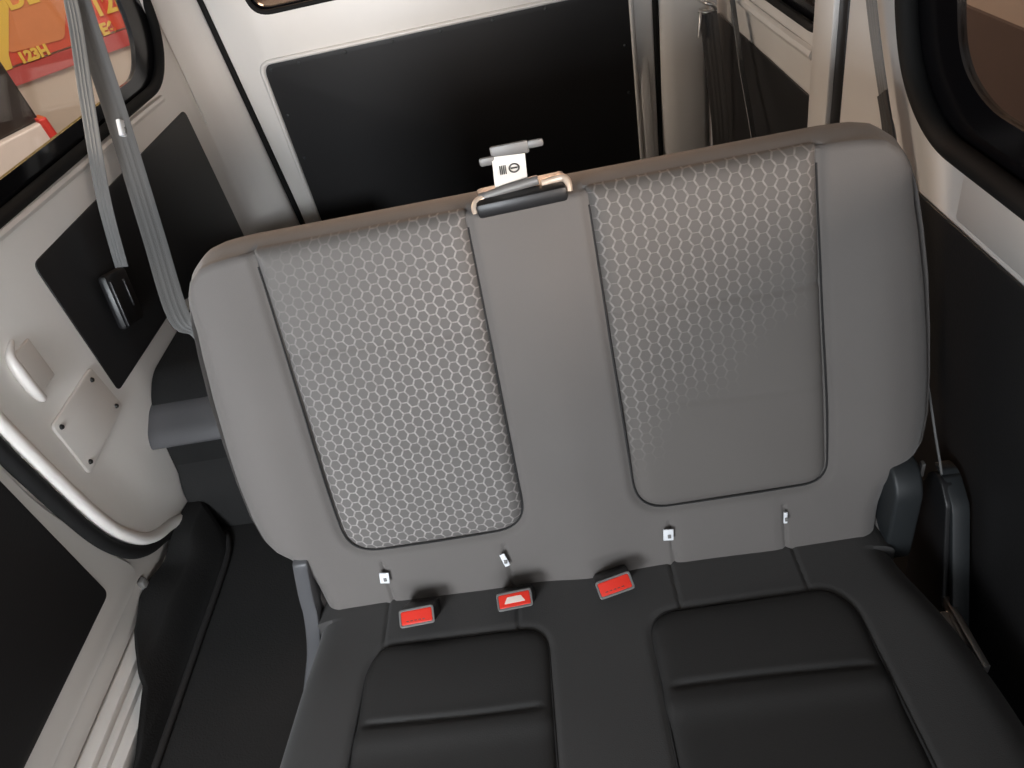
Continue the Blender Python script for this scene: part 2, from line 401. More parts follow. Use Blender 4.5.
# floor, mat, wheel arch ---------------------------------------------------------
bm = bmesh.new(); box_bm(bm, (-.16, .0, FZ-.04), (1.66, 3.3, .08), 0)
tag(bobj('floor', bm, M['carpet2']), 'dark carpeted van floor', kind='structure')
mo = [(-.834, -1.0), (-.833, .28), (-.838, .36), (-.852, .405), (-.872, .432), (-.90, .470), (-.915, .490), (-.927, .500), (-.930, .46), (-.932, .38), (-.940, .31), (-.958, .25), (-.962, .21), (-.952, .165), (-.945, .13), (-.925, .09), (-.895, .04), (-.872, .0), (-.862, -.06), (-.853, -.12), (-.848, -.2), (-.846, -1.0)]
def mat_h(P, D):
    x, y = P[:, 0], P[:, 1]
    h = .008+ss(-x, .838, .885)*(.066+.022*ss(y, .28, .36))+ss(-x, .836, .848)*.022*(1-ss(y, -.1, .1))
    return h+.004*np.sin(y*34+x*20)*ss(-x, .86, .90)-.006*(1-ss(D, 0, .008))
mt = uphol('floor_mat', mo[::-1], mat_h, lambda u, v, h: Vector((u, v, FZ+h)), M['carpet'], None, 50, 160, back=0, rings=((.001, .0),))
tag(mt, 'black carpet mat turned up over the door sill', 'mat')
tube('bound_edge', smooth_path([(-.831, -.9, FZ+.006), (-.831, -.3, FZ+.006), (-.831, .1, FZ+.006), (-.831, .30, FZ+.006), (-.837, .37, FZ+.006), (-.855, .412, FZ+.006), (-.88, .43, FZ+.006), (-.91, .436, FZ+.006)]), .007, M['seam'], mt, 8)
wa = empty('wheel_arch_cover', (-.75, .8, FZ)); tag(wa, 'dark moulded wheel arch cover with grey rim behind the seat', 'wheel arch')
def extrude_x(name, prof, x0, x1, m, bev=0.):
    return plate(name, [prof], x1-x0, (x1, 0, 0), EY, EZ, m, None, bev)
child_fix(extrude_x('cover', rp([(.47, FZ), (.475, .30), (.505, .44), (.535, .508), (.60, .550), (1.25, .552), (1.33, .40), (1.36, FZ)], [0, .05, .05, .03, .03, .08, .05, 0], 6), -.93, -.56, M['carpet'], .006), wa)
child_fix(extrude_x('rim', rp([(.456, .438), (.505, .425), (.60, .46), (.60, .503), (.528, .505), (.470, .470)], [.012, .01, .01, .005, .02, .02], 6), -.935, -.552, M['grey_plastic'], .006), wa)
child_fix(extrude_x('lower_step', rp([(.445, FZ), (.45, .30), (.50, .38), (.55, .38), (.55, FZ)], [0, .03, .03, 0, 0], 6), -.925, -.56, M['carpet2'], .006), wa)
# tailgate -------------------------------------------------------------------------
TL = .11
tgx, tgy = Vector((1, 0, 0)), Vector((0, -TL, 1)).normalized()
tg0 = Vector((0, 1.55+.47*TL, 0))
def tgp(x, z, n=0): return tg0+tgx*x+tgy*z+tgx.cross(tgy)*n
bm = bmesh.new()
out = rp([(-.802, FZ+.02), (.392, FZ+.02), (.398, 1.49), (-.815, 1.49)], [.02, .02, .10, .10])
tw = rp([(-.700, 1.083), (.300, 1.083), (.255, 1.43), (-.655, 1.43)], .06, 10)
plate_bm(bm, [out, tw], .04, tuple(tg0), tgx, tgy, .006)
box_bm(bm, tuple(tgp(.362, .68, .002)), (.028, .012, .92), .004)
d2 = bobj('door_2', bm, M['white']); tag(d2, 'white tailgate frame around a wide black board', kind='structure')
tb = rp([(-.752, FZ+.1), (.332, FZ+.1), (.329, .955), (-.724, .955)], [.02, .02, .02, .035], 8)
plate('tailgate_board', [tb], .005, tuple(tgp(0, 0, .005)), tgx, tgy, M['black_panel'], d2, .0015)
bm = bmesh.new()
ring = [tb[i] for i in range(len(tb))]
rim = [tuple(tgp(x*1.006-.0+(-.004 if x < -.2 else .004), z+.004, .003)) for x, z in ring]
tube_bm(bm, rim, .007, 8, True)
bobj('pressed_lip', bm, M['white'], d2, 60)
for x, z in ((-.705, .938), (-.62, .941), (-.48, .942), (-.34, .943), (-.20, .943), (-.05, .943), (.10, .943), (.25, .942), (-.712, .80), (-.715, .66), (.31, .80), (.312, .66)):
    bm = bmesh.new(); bmesh.ops.create_uvsphere(bm, u_segments=12, v_segments=6, radius=.005, matrix=Matrix.Translation(tgp(x, z, .006)) @ Matrix.Diagonal((1, .5, 1, 1)))
    bobj('clip', bm, M['slate'], d2)
ti = rp([(-.690, 1.093), (.290, 1.093), (.242, 1.415), (-.642, 1.415)], .055, 10)
w3 = plate('window_2', [tw, ti], .012, tuple(tgp(0, 0, -.012)), tgx, tgy, M['frit']); tag(w3, 'tailgate window with thin dark border along the top', kind='structure')
plate('pane', [ti], .004, tuple(tgp(0, 0, -.016)), tgx, tgy, M['tint'], w3)
tube('rubber_gasket', [tuple(tgp(x, z, -.002)) for x, z in tw], .007, M['rubber'], w3, 8, True)
# black seal round the tailgate
tag(tube('trim_5', [tuple(tgp(x, z, -.008)) for x, z in rp([(-.815, FZ+.013), (.403, FZ+.013), (.403, 1.497), (-.821, 1.497)], [.02, .02, .10, .10])], .0098, M['rubber'], None, 8, True), 'thin black rubber seal round the tailgate', kind='structure')
# body ring behind / above the tailgate
tag(box('wall_back', (-.205, 1.60, .10), (1.75, .10, .16), M['white']), 'white sill under the tailgate', kind='structure')
# right side --------------------------------------------------------------------------
RX = .60
bm = bmesh.new()
rwo = [(-1.2, FZ), (1.62, FZ), (1.62, 1.5), (-1.2, 1.5)]
win_r = rp([(-1.0, .905), (.30, .905), (.405, .965), (.465, 1.08), (.49, 1.40), (-1.0, 1.40)], [.05, .10, .07, .08, .06, .06], 8)
win_q = rp([(.80, .935), (1.36, .935), (1.34, 1.38), (.80, 1.38)], .04, 8)
plate_bm(bm, [rwo, win_r, win_q], .035, (RX, 0, 0), (0, -1, 0), EZ, .004) if False else plate_bm(bm, [[(-y, z) for y, z in rwo], [(-y, z) for y, z in win_r], [(-y, z) for y, z in win_q]], .035, (RX, 0, 0), (0, -1, 0), EZ, .004)
tube_bm(bm, smooth_path([(RX-.002, .80, .893), (RX-.006, 1.0, .893), (RX-.006, 1.3, .893), (RX-.002, 1.45, .893)]), .012, 8)
box_bm(bm, (RX-.002, -.48, .862), (.014, 1.36, .075), .006)
tag(bobj('wall_right', bm, M['white']), 'white painted steel side wall on the far side of the bench', kind='structure')
def rpl(y, z): return (-y, z)
def right_plate(name, loops, T, x, m, parent=None, bevel=0.): return plate(name, [[(-y, z) for y, z in lp] for lp in loops], T, (x, 0, 0), (0, -1, 0), EZ, m, parent, bevel)
tag(right_plate('trim_panel', [rp([(-1.1, FZ+.01), (.50, FZ+.01), (.50, .812), (-1.1, .812)], .012, 5)], .004, RX-.005, M['black_panel'], None, .0012), 'large black board on the wall beside the bench cushion', 'trim panel', 'structure')
tag(right_plate('trim_panel', [rp([(.70, FZ+.01), (1.60, FZ+.01), (1.60, .808), (.70, .808)], .012, 5)], .004, RX-.005, M['black_panel'], None, .0012), 'black board behind the hanging belts near the tailgate', 'trim panel', 'structure')
# posts on the right wall
bm = bmesh.new(); box_bm(bm, (RX-.003, .742, .84), (.020, .098, 1.31), .005)
tag(bobj('trim_6', bm, M['white']), 'narrow white post beside the rear quarter window', kind='structure')
bm = bmesh.new(); box_bm(bm, (RX+.0, .672, .84), (.006, .040, 1.31), .001)
tag(bobj('trim_7', bm, M['plastic']), 'dark upright gap beside the narrow white post', kind='structure')
bm = bmesh.new()
prof = [(.407, 1.62), (.407, 1.545), (.412, 1.52), (.425, 1.503), (.45, 1.497), (.525, 1.49), (.538, 1.495), (.545, 1.51), (.575, 1.62)]
pillar(bm, prof, FZ, 1.5, .02)
tag(bobj('trim_8', bm, M['white'], None, 50), 'broad flat white corner pillar beside the hanging belts', kind='structure')
w2 = right_plate('window_3', [win_r, rp([(-.9, .972), (.215, .972), (.300, 1.008), (.338, 1.09), (.36, 1.34), (-.9, 1.34)], [.05, .08, .05, .06, .05, .05], 8)], .012, RX+.014, M['frit']); tag(w2, 'large side window with thick black rubber frame', kind='structure')
inner_r = rp([(-.9, .972), (.215, .972), (.300, 1.008), (.338, 1.09), (.36, 1.34), (-.9, 1.34)], [.05, .08, .05, .06, .05, .05], 8)
tube('rubber_gasket', [(RX+.002, y, z) for y, z in win_r], .016, M['rubber'], w2, 10, True)
right_plate('pane', [inner_r], .004, RX+.018, M['tint'], w2)
w4 = right_plate('window_4', [win_q, rp([(.84, .965), (1.32, .965), (1.30, 1.35), (.84, 1.35)], .04, 8)], .012, RX+.014, M['frit']); tag(w4, 'small rear quarter window beyond the narrow post', kind='structure')
tube('rubber_gasket', [(RX+.002, y, z) for y, z in win_q], .008, M['rubber'], w4, 10, True)
right_plate('pane', [rp([(.84, .965), (1.32, .965), (1.30, 1.35), (.84, 1.35)], .04, 8)], .004, RX+.018, M['dark_tint'], w4)
# roof
bm = bmesh.new(); box_bm(bm, (-.165, -.30, 1.54), (1.62, 3.85, .06), .01)
tag(bobj('ceiling', bm, mat('headlining', (.45, .42, .38), .9)), 'pale van headlining', kind='structure')
# ================================================================== the bench seat
bench = empty('bench_seat', (0, 0, .40)); tag(bench, 'grey two-place bench seat with hexagon patterned backrest panels', 'bench seat')
def seat_part(o): return child_fix(o, bench)
BT = R(18)
bu = Vector((0, math.sin(BT), math.cos(BT))); bn = Vector((0, -math.cos(BT), math.sin(BT))); b0 = Vector((0, 0, .40))
def bp(u, s, h): return b0+Vector((u, 0, 0))+bu*s+bn*h
half = [(.455, -.03), (.462, 0.0), (.468, .05), (.476, .085), (.492, .104), (.512, .120), (.526, .145), (.534, .19), (.5365, .25), (.536, .32), (.533, .40), (.526, .47), (.518, .525), (.508, .560), (.494, .584), (.474, .600), (.448, .606), (.41, .608)]
bl = half+[(-x, s) for x, s in reversed(half)]
pad_l = rp([(-.384, .103), (-.088, .106), (-.084, .611), (-.392, .611)], [.055, .055, .004, .004], 10)
pad_r = rp([(.088, .106), (.380, .110), (.388, .611), (.084, .611)], [.055, .04, .004, .004], 10)
def back_h(P, D):
    x, s = P[:, 0], P[:, 1]
    top = ss(s, .50, .585)
    Rr = .040*(1-top)+.012*top
    q = np.clip(1-D/Rr, 0, 1); h = -Rr*(1-np.sqrt(np.clip(1-q*q, 0, 1)))
    h += .020*np.exp(-((np.abs(x)-.462)/.055)**2)*ss(s, .02, .18)*(1-.45*ss(s, .45, .6))
    h += .008*np.exp(-(x/.06)**2)*(1-ss(s, .5, .61))
    h += .010*np.exp(-((s-.22)/.16)**2)
    for pd in (pad_l, pad_r):
        dd = seg_dist(P, pd); ins = inside(P, pd)
        h += np.where(ins, -.016*ss(dd, 0, .012)-.007, -.007*np.exp(-(dd/.008)**2))
    for sx in (-.337, -.132, .135, .312):       # short stitched seams under the panels
        h -= .004*np.exp(-((x-sx)/.0028)**2)*(1-ss(s, .078, .086))
    for (x0, x1) in ((-.337, -.132), (.135, .312)):
        h += .003*np.exp(-((s-.04)/.05)**2)*ss(x, x0, x0+.02)*(1-ss(x, x1-.02, x1))
    h += .0012*np.sin(x*23+s*9)*np.sin(s*17+1)
    return h
seat_part(uphol('backrest', bl, back_h, bp, M['fabric'], nx=420, ny=260, back=-.115,
      rings=((.004, -.018), (.010, -.030), (.016, -.050), (.019, -.070), (.017, -.092), (.008, -.108), (-.01, -.115))))
def pad_height(quilt, hh):
    def f(P, D):
        x, s = P[:, 0], P[:, 1]
        h = -.011+hh*(1-np.exp(-D/.009))+.010*np.exp(-((s-.22)/.16)**2)
        for (q, dep) in quilt: h -= dep*np.exp(-((s-q-.004*np.sin(x*14))/.006)**2)
        h += .0012*np.sin(x*31+s*12)*np.sin(s*21+1)
        return h
    return f
seat_part(uphol('backrest_panel', pad_l, pad_height(((.447, .0036), (.282, .0032)), .020), bp, M['hexl'], nx=120, ny=180, rings=((.002, -.022),)))['label'] = 'grey fabric panel with dense pale hexagons and painted-on sheen'
seat_part(uphol('backrest_panel', pad_r, pad_height(((.430, .0032), (.282, .0016)), .020), bp, M['hexr'], nx=120, ny=180, rings=((.002, -.022),)))['label'] = 'grey fabric panel with hexagons whose painted-on sheen fades towards the bottom'
def seam_line(loop, hfun, placef, lo=None):
    P = np.array([p for p in loop if lo is None or p[1] < lo]); c = P.mean(0); Q = P+(P-c)/np.linalg.norm(P-c, axis=1)[:, None]*.007
    H = hfun(Q, np.full(len(Q), .5))
    return [placef(p[0], p[1], h-.0018) for p, h in zip(P, H)]
def densify(loop, st=.02):
    out = []
    for i in range(len(loop)):
        a, b = np.array(loop[i-1]), np.array(loop[i]); n = max(1, int(np.hypot(*(b-a))/st))
        out += [tuple(a+(b-a)*j/n) for j in range(n)]
    return out
def back_flat(P, D): return back_h(P, seg_dist(P, bl))
for pd in (pad_l, pad_r):
    lp = densify([p for p in pd]); k = max(range(len(lp)), key=lambda i: lp[i][1]-lp[i][0]*.001); lp = lp[k:]+lp[:k]
    lp = [p for p in lp if p[1] < .604]
    seat_part(tube('seam', seam_line(lp, back_flat, bp), .0016, M['seam'], None, 6))
# cushion
CZ = .40
def cp(u, v, h): return Vector((u, v, CZ+h))
cl = rp([(-.470, .055), (-.488, -.14), (-.506, -.30), (-.512, -.52), (.522, -.52), (.528, -.30), (.510, -.16), (.475, -.03), (.468, .055)], [.02, .1, .08, .06, .06, .08, .08, .04, .02], 8)[::-1]
cpad_l = rp([(-.386, -.46), (-.078, -.46), (-.080, -.084), (-.348, -.082), (-.368, -.12)], [.05, .05, .045, .03, .05], 10)
cpad_r = rp([(.078, -.46), (.386, -.46), (.376, -.12), (.350, -.082), (.076, -.086)], [.05, .05, .05, .03, .045], 10)
def cush_h(P, D):
    x, v = P[:, 0], P[:, 1]
    Rr = .06; q = np.clip(1-D/Rr, 0, 1); h = -Rr*(1-np.sqrt(np.clip(1-q*q, 0, 1)))
    h = np.where(v > -.02, h*.35, h)
    h += .006*np.exp(-((np.abs(x)-.45)/.06)**2)*ss(-v, .03, .15)
    for pd in (cpad_l, cpad_r):
        dd = seg_dist(P, pd); ins = inside(P, pd)
        h += np.where(ins, -.016*ss(dd, 0, .012)-.004, -.004*np.exp(-(dd/.006)**2))
    for sx in (-.345, -.125, .128, .322):
        h -= .0035*np.exp(-((x-sx)/.003)**2)*ss(v, -.10, -.088)
    return h+.001*np.sin(x*19+v*13)
seat_part(uphol('cushion', cl, cush_h, cp, M['fabric_dark'], nx=360, ny=180, back=-.16, rings=((.004, -.075), (.004, -.10), (.0, -.13), (-.02, -.155), (-.04, -.16))))
def cpad_height(P, D):
    x, v = P[:, 0], P[:, 1]
    h = -.007+.011*(1-np.exp(-D/.007))+.004*np.exp(-((v+.14)/.07)**2)
    h -= .005*np.exp(-((v+.212-.004*np.sin(x*9))/.005)**2)*ss(D, .004, .03)
    h += .004*np.exp(-((v+.235)/.02)**2)
    return h
seat_part(uphol('cushion_panel', cpad_l, cpad_height, cp, M['leather'], nx=110, ny=150, rings=((.002, -.022),)))
seat_part(uphol('cushion_panel', cpad_r, cpad_height, cp, M['leather'], nx=110, ny=150, rings=((.002, -.022),)))
def cush_flat(P, D): return cush_h(P, seg_dist(P, cl))
for pd in (cpad_l, cpad_r):
    lp = densify(list(pd)); seat_part(tube('seam', seam_line(lp, cush_flat, cp), .0013, M['seam'], None, 6, True))
# recliner covers and legs
seat_part(sweep_rect('recliner_bracket', smooth_path([(-.462, .035, .520), (-.474, .022, .455), (-.480, .010, .405), (-.497, -.012, .335), (-.528, -.04, .255), (-.548, -.05, FZ)], 5), (.026, 0, 0), (0, .05, .012), M['grey_plastic']))
bm = plate_bm(bmesh.new(), [rp([(-.012, .34), (.10, .34), (.13, .45), (.06, .535), (.012, .532), (-.012, .50)], [.02, .02, .04, .03, .03, .03], 6)], .042, (.507, 0, 0), EY, EZ, .006)
seat_part(bobj('recliner_bracket', bm, M['slate']))
bm = bmesh.new()
plate_bm(bm, [rp([(-.075, FZ), (.06, FZ), (.075, .40), (.060, .468), (.030, .478), (.0, .448)], [0, .0, .03, .03, .02, .008], 6)], .018, (.568, 0, 0), EY, EZ, .003, 1)
br = seat_part(sweep_rect('recliner_bracket', [(.570, -.092, FZ), (.570, -.080, .23), (.570, -.058, .29), (.570, -.003, .440), (.570, .004, .452), (.570, .016, .462), (.570, .038, .478), (.570, .060, .474)], (.027, 0, 0), (0, .014, .004), M['slate'], None, .003))
o = bobj('side_plate', bm, [M['plastic'], M['plastic']]); o.parent = br; o.matrix_parent_inverse = Matrix()  # black colour stands for the shade on the bracket's side face
seat_part(box('hinge_bolt', (.522, .035, .500), (.006, .010, .028), M['steel'], None, .002))
# under-frame of the bench: four legs and a rail, hidden from above but needed to carry it
for x in (-.42, .42):
    for y in (-.42, .02): seat_part(box('leg', (x, y, FZ+.035), (.04, .05, .07), M['plastic'], None, .004))
# white child-seat tags on the backrest
for (u, s, w_, h_, rz) in ((-.336, .056, .016, .020, 8), (-.134, .058, .009, .024, -14), (.130, .062, .016, .020, 6), (.3115, .063, .006, .020, 4)):
    o = bobj('anchor_tag', box_bm(bmesh.new(), (0, 0, 0), (w_, .003, h_), .001), M['tag']); 
    o.data.transform(Matrix.Translation(bp(u, s, .012)) @ Matrix.Rotation(-BT, 4, 'X') @ Matrix.Rotation(R(rz), 4, 'Y'))
    child = o; seat_part(o)
    k = bobj('eyelet', box_bm(bmesh.new(), (0, 0, 0), (.005, .002, .006), .0006), M['steel'], None)
    k.data.transform(Matrix.Translation(bp(u+.001, s-.002, .0145)) @ Matrix.Rotation(-BT, 4, 'X'))
    k.parent = o; k.matrix_parent_inverse = o.matrix_parent_inverse @ Matrix() ; k.matrix_parent_inverse = Matrix()
# latch on top of the backrest
tray = bobj('latch', box_bm(bmesh.new(), (0, 0, 0), (.124, .060, .022), .006), M['plastic'])
tray.data.transform(Matrix.Translation((-.004, .196, .985)) @ Matrix.Rotation(R(-1.5), 4, 'Y')); seat_part(tray); tray['label'] = 'black latch tray with grey handle on top of the backrest'
def sub(o): o.parent = tray; o.matrix_parent_inverse = Matrix(); return o
sub(tube('latch_bar', [(-.060, .190, .994), (-.02, .190, .9995), (.022, .190, 1.004)], .0065, M['steel'], None, 12))
bm = bmesh.new(); box_bm(bm, (-.009, .215, 1.042), (.052, .006, .018), .003); box_bm(bm, (.026, .215, 1.044), (.022, .006, .011), .003); box_bm(bm, (-.041, .213, 1.033), (.022, .006, .012), .003)
sub(bobj('handle_plate', bm, M['steel']))
bm = bmesh.new()
lab = smooth_path([(-.014, .190, .998), (-.014, .198, 1.010), (-.013, .207, 1.022), (-.012, .212, 1.036)], 5)
strap_bm(bm, lab, (.0225, 0, 0), .002, [(-1, 0), (1, 0)], 0)
tv = Vector((0, .0085, .012)).normalized(); tn = Vector((0, -tv.z, tv.y))
def labp(u, v): return Vector((-.013, .2025, 1.0165))+Vector((u, 0, 0))+tv*v+tn*.0018
tube_bm(bm, [labp(.006+.0065*math.cos(a), .004+.0055*math.sin(a)) for a in [2*math.pi*i/20 for i in range(20)]], .0011, 6, True, 1)
for i in range(4): tube_bm(bm, [labp(-.013+.0025*i, -.002), labp(-.013+.0025*i, .010)], .0007, 6, False, 1)
tube_bm(bm, [labp(.0015, .004), labp(.0105, .004)], .0010, 6, False, 1)
lb = bobj('latch_label', bm, [M['label'], M['ink']]); lb['label'] = 'white label with dark printed ring'; sub(lb)
for pts in ([(-.056, .188, .994), (-.064, .184, .992), (-.068, .180, .986), (-.067, .176, .979)], [(.026, .190, .998), (.042, .190, 1.000), (.055, .188, 1.001), (.060, .183, .996), (.060, .178, .985)]):
    hk = tube('hook', smooth_path(pts, 5), .0055, M['beige_metal'], None, 10); sub(hk)
# ================================================================== buckles
def buckle(loc, rz, tilt, lean, label, face, side=1):
    root = empty('seat_belt_buckle', loc); root.rotation_euler = (R(tilt), R(lean), R(rz)); tag(root, label, 'buckle', None, 'buckles along the crease of the bench')
    # local: button faces -y/+z ; body runs back along +y
    bm = bmesh.new(); box_bm(bm, (0, .026, 0), (.058, .056, .027), .006)
    o = bobj('casing', bm, M['plastic'], root)
    bm = bmesh.new(); plate_bm(bm, [rp([(-.0285, -.0140), (.0285, -.0140), (.0285, .0140), (-.0285, .0140)], .005, 4), rp([(-.0250, -.0105), (.0250, -.0105), (.0250, .0105), (-.0250, .0105)], .003, 4)], .004, (0, -.0055, .0005), (1, 0, 0), (0, .35, 1), .0008)
    bobj('bezel', bm, M['bezel'], root)
    bm = bmesh.new(); plate_bm(bm, [rp([(-.0250, -.0105), (.0250, -.0105), (.0250, .0105), (-.0250, .0105)], .003, 4)], .004, (0, -.0055, .0005), (1, 0, 0), (0, .35, 1), .001)
    if face == 'press':
        plate_bm(bm, [rp([(-.017, -.0045), (.017, -.0045), (.011, .0055), (-.011, .0055)], .0015, 3)], .0012, (0, -.0058, .0005), (1, 0, 0), (0, .35, 1), .0003, 1)
    else:
        for i in range(5): box_bm(bm, (-.015+.0065*i, -.0068, -.006), (.0045, .0014, .004), .0004, None, 1)
    bobj('release_button', bm, [M['red'], M['pale'] if face == 'press' else M['ink']], root)
    strap('stalk', smooth_path([(0, .05, 0), (0, .075, -.006), (0, .10, -.015)], 4), (.022, 0, 0), M['belt_dark'], root)
buckle((-.281, -.060, .436), 3, -42, -1, 'red-buttoned buckle nearest the open aisle, under the dense hexagon panel', 'slot')
buckle((-.124, -.052, .433), 3, -48, -2, 'red-buttoned buckle with pale lettering, between the other two buckles', 'press')
buckle((.034, -.052, .436), 10, -40, -6, 'red-buttoned buckle standing tilted in the middle of the bench', 'slot')
# ================================================================== belts
gs = 'belts hanging at the side window'
b = empty('seat_belt', (-.86, .9, 1.4)); tag(b, 'grey striped belt ending in a black guide on the black board', 'seat belt', None, gs)
child_fix(strap('webbing', smooth_path([(-.872, 1.05, 1.46), (-.870, .945, 1.257), (-.870, .815, 1.092), (-.875, .70, .93), (-.885, .645, .795)], 8), (-.015, .006, .010), M['belt']), b)
bm = bmesh.new(); rot = Matrix.Rotation(R(-14), 3, 'X')
box_bm(bm, (-.905, .618, .738), (.022, .085, .12), .010, rot); box_bm(bm, (-.893, .584, .742), (.006, .008, .10), .002, rot); box_bm(bm, (-.893, .632, .742), (.006, .006, .06), .002, rot)
child_fix(bobj('belt_guide', bm, M['plastic']), b)
b = empty('seat_belt', (-.86, .95, 1.4)); tag(b, 'grey belt with a white clip, running down behind the backrest', 'seat belt', None, gs)
child_fix(strap('webbing', smooth_path([(-.872, 1.07, 1.46), (-.866, .965, 1.25), (-.858, .872, 1.044), (-.832, .73, .83), (-.80, .605, .683), (-.775, .598, .635), (-.735, .60, .585), (-.70, .605, .556)], 8), (-.0195, -.0105, .007), M['belt']), b)
bm = bmesh.new(); box_bm(bm, (-.852, .858, 1.012), (.010, .030, .036), .003, Matrix.Rotation(R(-32), 3, 'X'))
box_bm(bm, (-.8465, .855, 1.008), (.003, .008, .014), .001, Matrix.Rotation(R(-32), 3, 'X'), 1)
child_fix(bobj('white_clip', bm, [M['tag'], M['steel']]), b)
gr = 'belts hanging by the rear corner pillar'
b = empty('seat_belt', (.53, 1.42, .84)); tag(b, 'dark belt hung from a silver hook by the corner pillar', 'seat belt', None, gr)
child_fix(strap('webbing', smooth_path([(.531, 1.43, .855), (.535, 1.425, .80), (.545, 1.41, .66), (.552, 1.40, .54), (.555, 1.40, .40)], 6), (.022, -.01, 0), M['belt_dark']), b)
bm = bmesh.new(); tube_bm(bm, smooth_path([(.515, 1.47, .885), (.528, 1.43, .88), (.545, 1.425, .872), (.548, 1.43, .86), (.525, 1.43, .857), (.508, 1.44, .862)], 5), .006, 8)
tube_bm(bm, smooth_path([(.513, 1.435, .862), (.508, 1.425, .84), (.502, 1.42, .80)], 5), .004, 8)
child_fix(bobj('hook', bm, M['silver'], None, 60), b)
b = empty('seat_belt', (.56, 1.2, .9)); tag(b, 'grey belt slanting down between the hook and the narrow post', 'seat belt', None, gr)
child_fix(strap('webbing', smooth_path([(.570, 1.50, 1.12), (.566, 1.31, .90), (.560, 1.20, .77), (.552, 1.06, .645), (.545, .96, .52)], 6), (.010, .022, .004), M['belt']), b)
b = empty('seat_belt', (.575, .5, 1.1)); tag(b, 'grey belt with dark lower sleeve between post and large side window', 'seat belt')
child_fix(strap('webbing', smooth_path([(.575, .66, 1.33), (.575, .51, 1.055), (.576, .425, .925), (.577, .386, .873), (.572, .30, .74), (.56, .24, .60)], 6), (0, .024, .006), M['belt']), b)
child_fix(strap('sleeve', smooth_path([(.5735, .43, .935), (.5738, .386, .873), (.569, .30, .74), (.557, .24, .60)], 6), (0, .0255, .006), M['belt_dark'], None, .003), b)
tag(tube('pull_cord', smooth_path([(.556, .17, .66), (.557, .135, .608), (.5575, .08, .53), (.558, .026, .454), (.556, .005, .40)], 5), .0018, M['belt'], None, 6), 'thin grey cord running down beside the backrest', 'cord')
sv = empty('floor_rail', (.56, -.1, .25)); tag(sv, 'silver metal rail strip beside the cushion at the wall', 'rail')
child_fix(box('rail', (.558, -.095, .270), (.011, .15, .020), M['silver'], None, .002), sv)
child_fix(box('lever', (.550, -.085, .250), (.016, .05, .020), M['silver'], None, .003, Matrix.Rotation(R(10), 3, 'X')), sv)
child_fix(box('rail_foot', (.562, -.08, .218), (.012, .05, .078), M['plastic'], None, .002), sv)
# ================================================================== outside
GZ = -.75
bm = bmesh.new(); plate_bm(bm, [[(-14, -14), (14, -14), (14, 14), (-14, 14)]], .05, (0, 0, GZ), EX, EY)
tag(bobj('ground', bm, M['ground']), 'asphalt ground outside the van', kind='structure')
# street-side building with signboard, facing the van at an angle
sdir = Vector((.68, .733, 0)).normalized(); sup = Vector((0, 0, 1)); s0 = Vector((-3.0, 3.675, .662))
def sp(u, v, n=0): return s0+sdir*u+sup*v+sdir.cross(sup)*n
bw = plate('exterior_building', [[(-4, GZ-.662), (4, GZ-.662), (4, 2.2), (-4, 2.2)]], .2, tuple(sp(0, 0, -.03)), sdir, sup, M['cream']); tag(bw, 'cream building wall under the red signboard', 'building')
sg = empty('signboard', sp(.2, .3)); tag(sg, 'red signboard with yellow lettering on the cream wall outside', 'signboard')
child_fix(plate('board', [[(-.2, .10), (2.2, .10), (2.2, 1.1), (-.2, 1.1)]], .03, tuple(sp(0, 0, 0)), sdir, sup, M['sign_red']), sg)
child_fix(plate('orange_field', [rp([(.15, .165), (.47, .145), (.62, .38), (.80, .80), (.36, .80)], .03, 4)], .01, tuple(sp(0, 0, .008)), sdir, sup, M['sign_orange']), sg)
child_fix(plate('yellow_field', [[(-1.2, .09), (.125, .09), (.143, .158), (.294, .406), (.50, .80), (.50, 1.1), (-1.2, 1.1)]], .016, tuple(sp(0, 0, .012)), sdir, sup, M['sign_yellow']), sg)
child_fix(plate('lower_strip', [[(-.02, 0), (2.2, 0), (2.2, .088), (-.02, .088)]], .03, tuple(sp(0, 0, .004)), sdir, sup, M['sign_pink']), sg)
def letters(txt, u, v, h):
    cu = bpy.data.curves.new('letters', 'FONT'); cu.body = txt; cu.size = h*1.4; cu.extrude = .004; cu.offset = .004
    o = bpy.data.objects.new('letters', cu); COL.objects.link(o); dg = bpy.context.evaluated_depsgraph_get()
    me = bpy.data.meshes.new_from_object(o.evaluated_get(dg)); bpy.data.objects.remove(o)
    mx = Matrix.Identity(4); mx.col[0][:3] = sdir; mx.col[1][:3] = sup; mx.col[2][:3] = sdir.cross(sup); mx.col[3][:3] = sp(u, v, .012)
    me.transform(mx); me.materials.clear()
    child_fix(mesh_obj('letters', me, M['sign_yellow'], None, 0), sg)
letters('9126', .625, .200, .105)
letters('4PE6', .60, .098, .062)
letters('123H', .18, .098, .056)
letters('DE', .27, .36, .10)
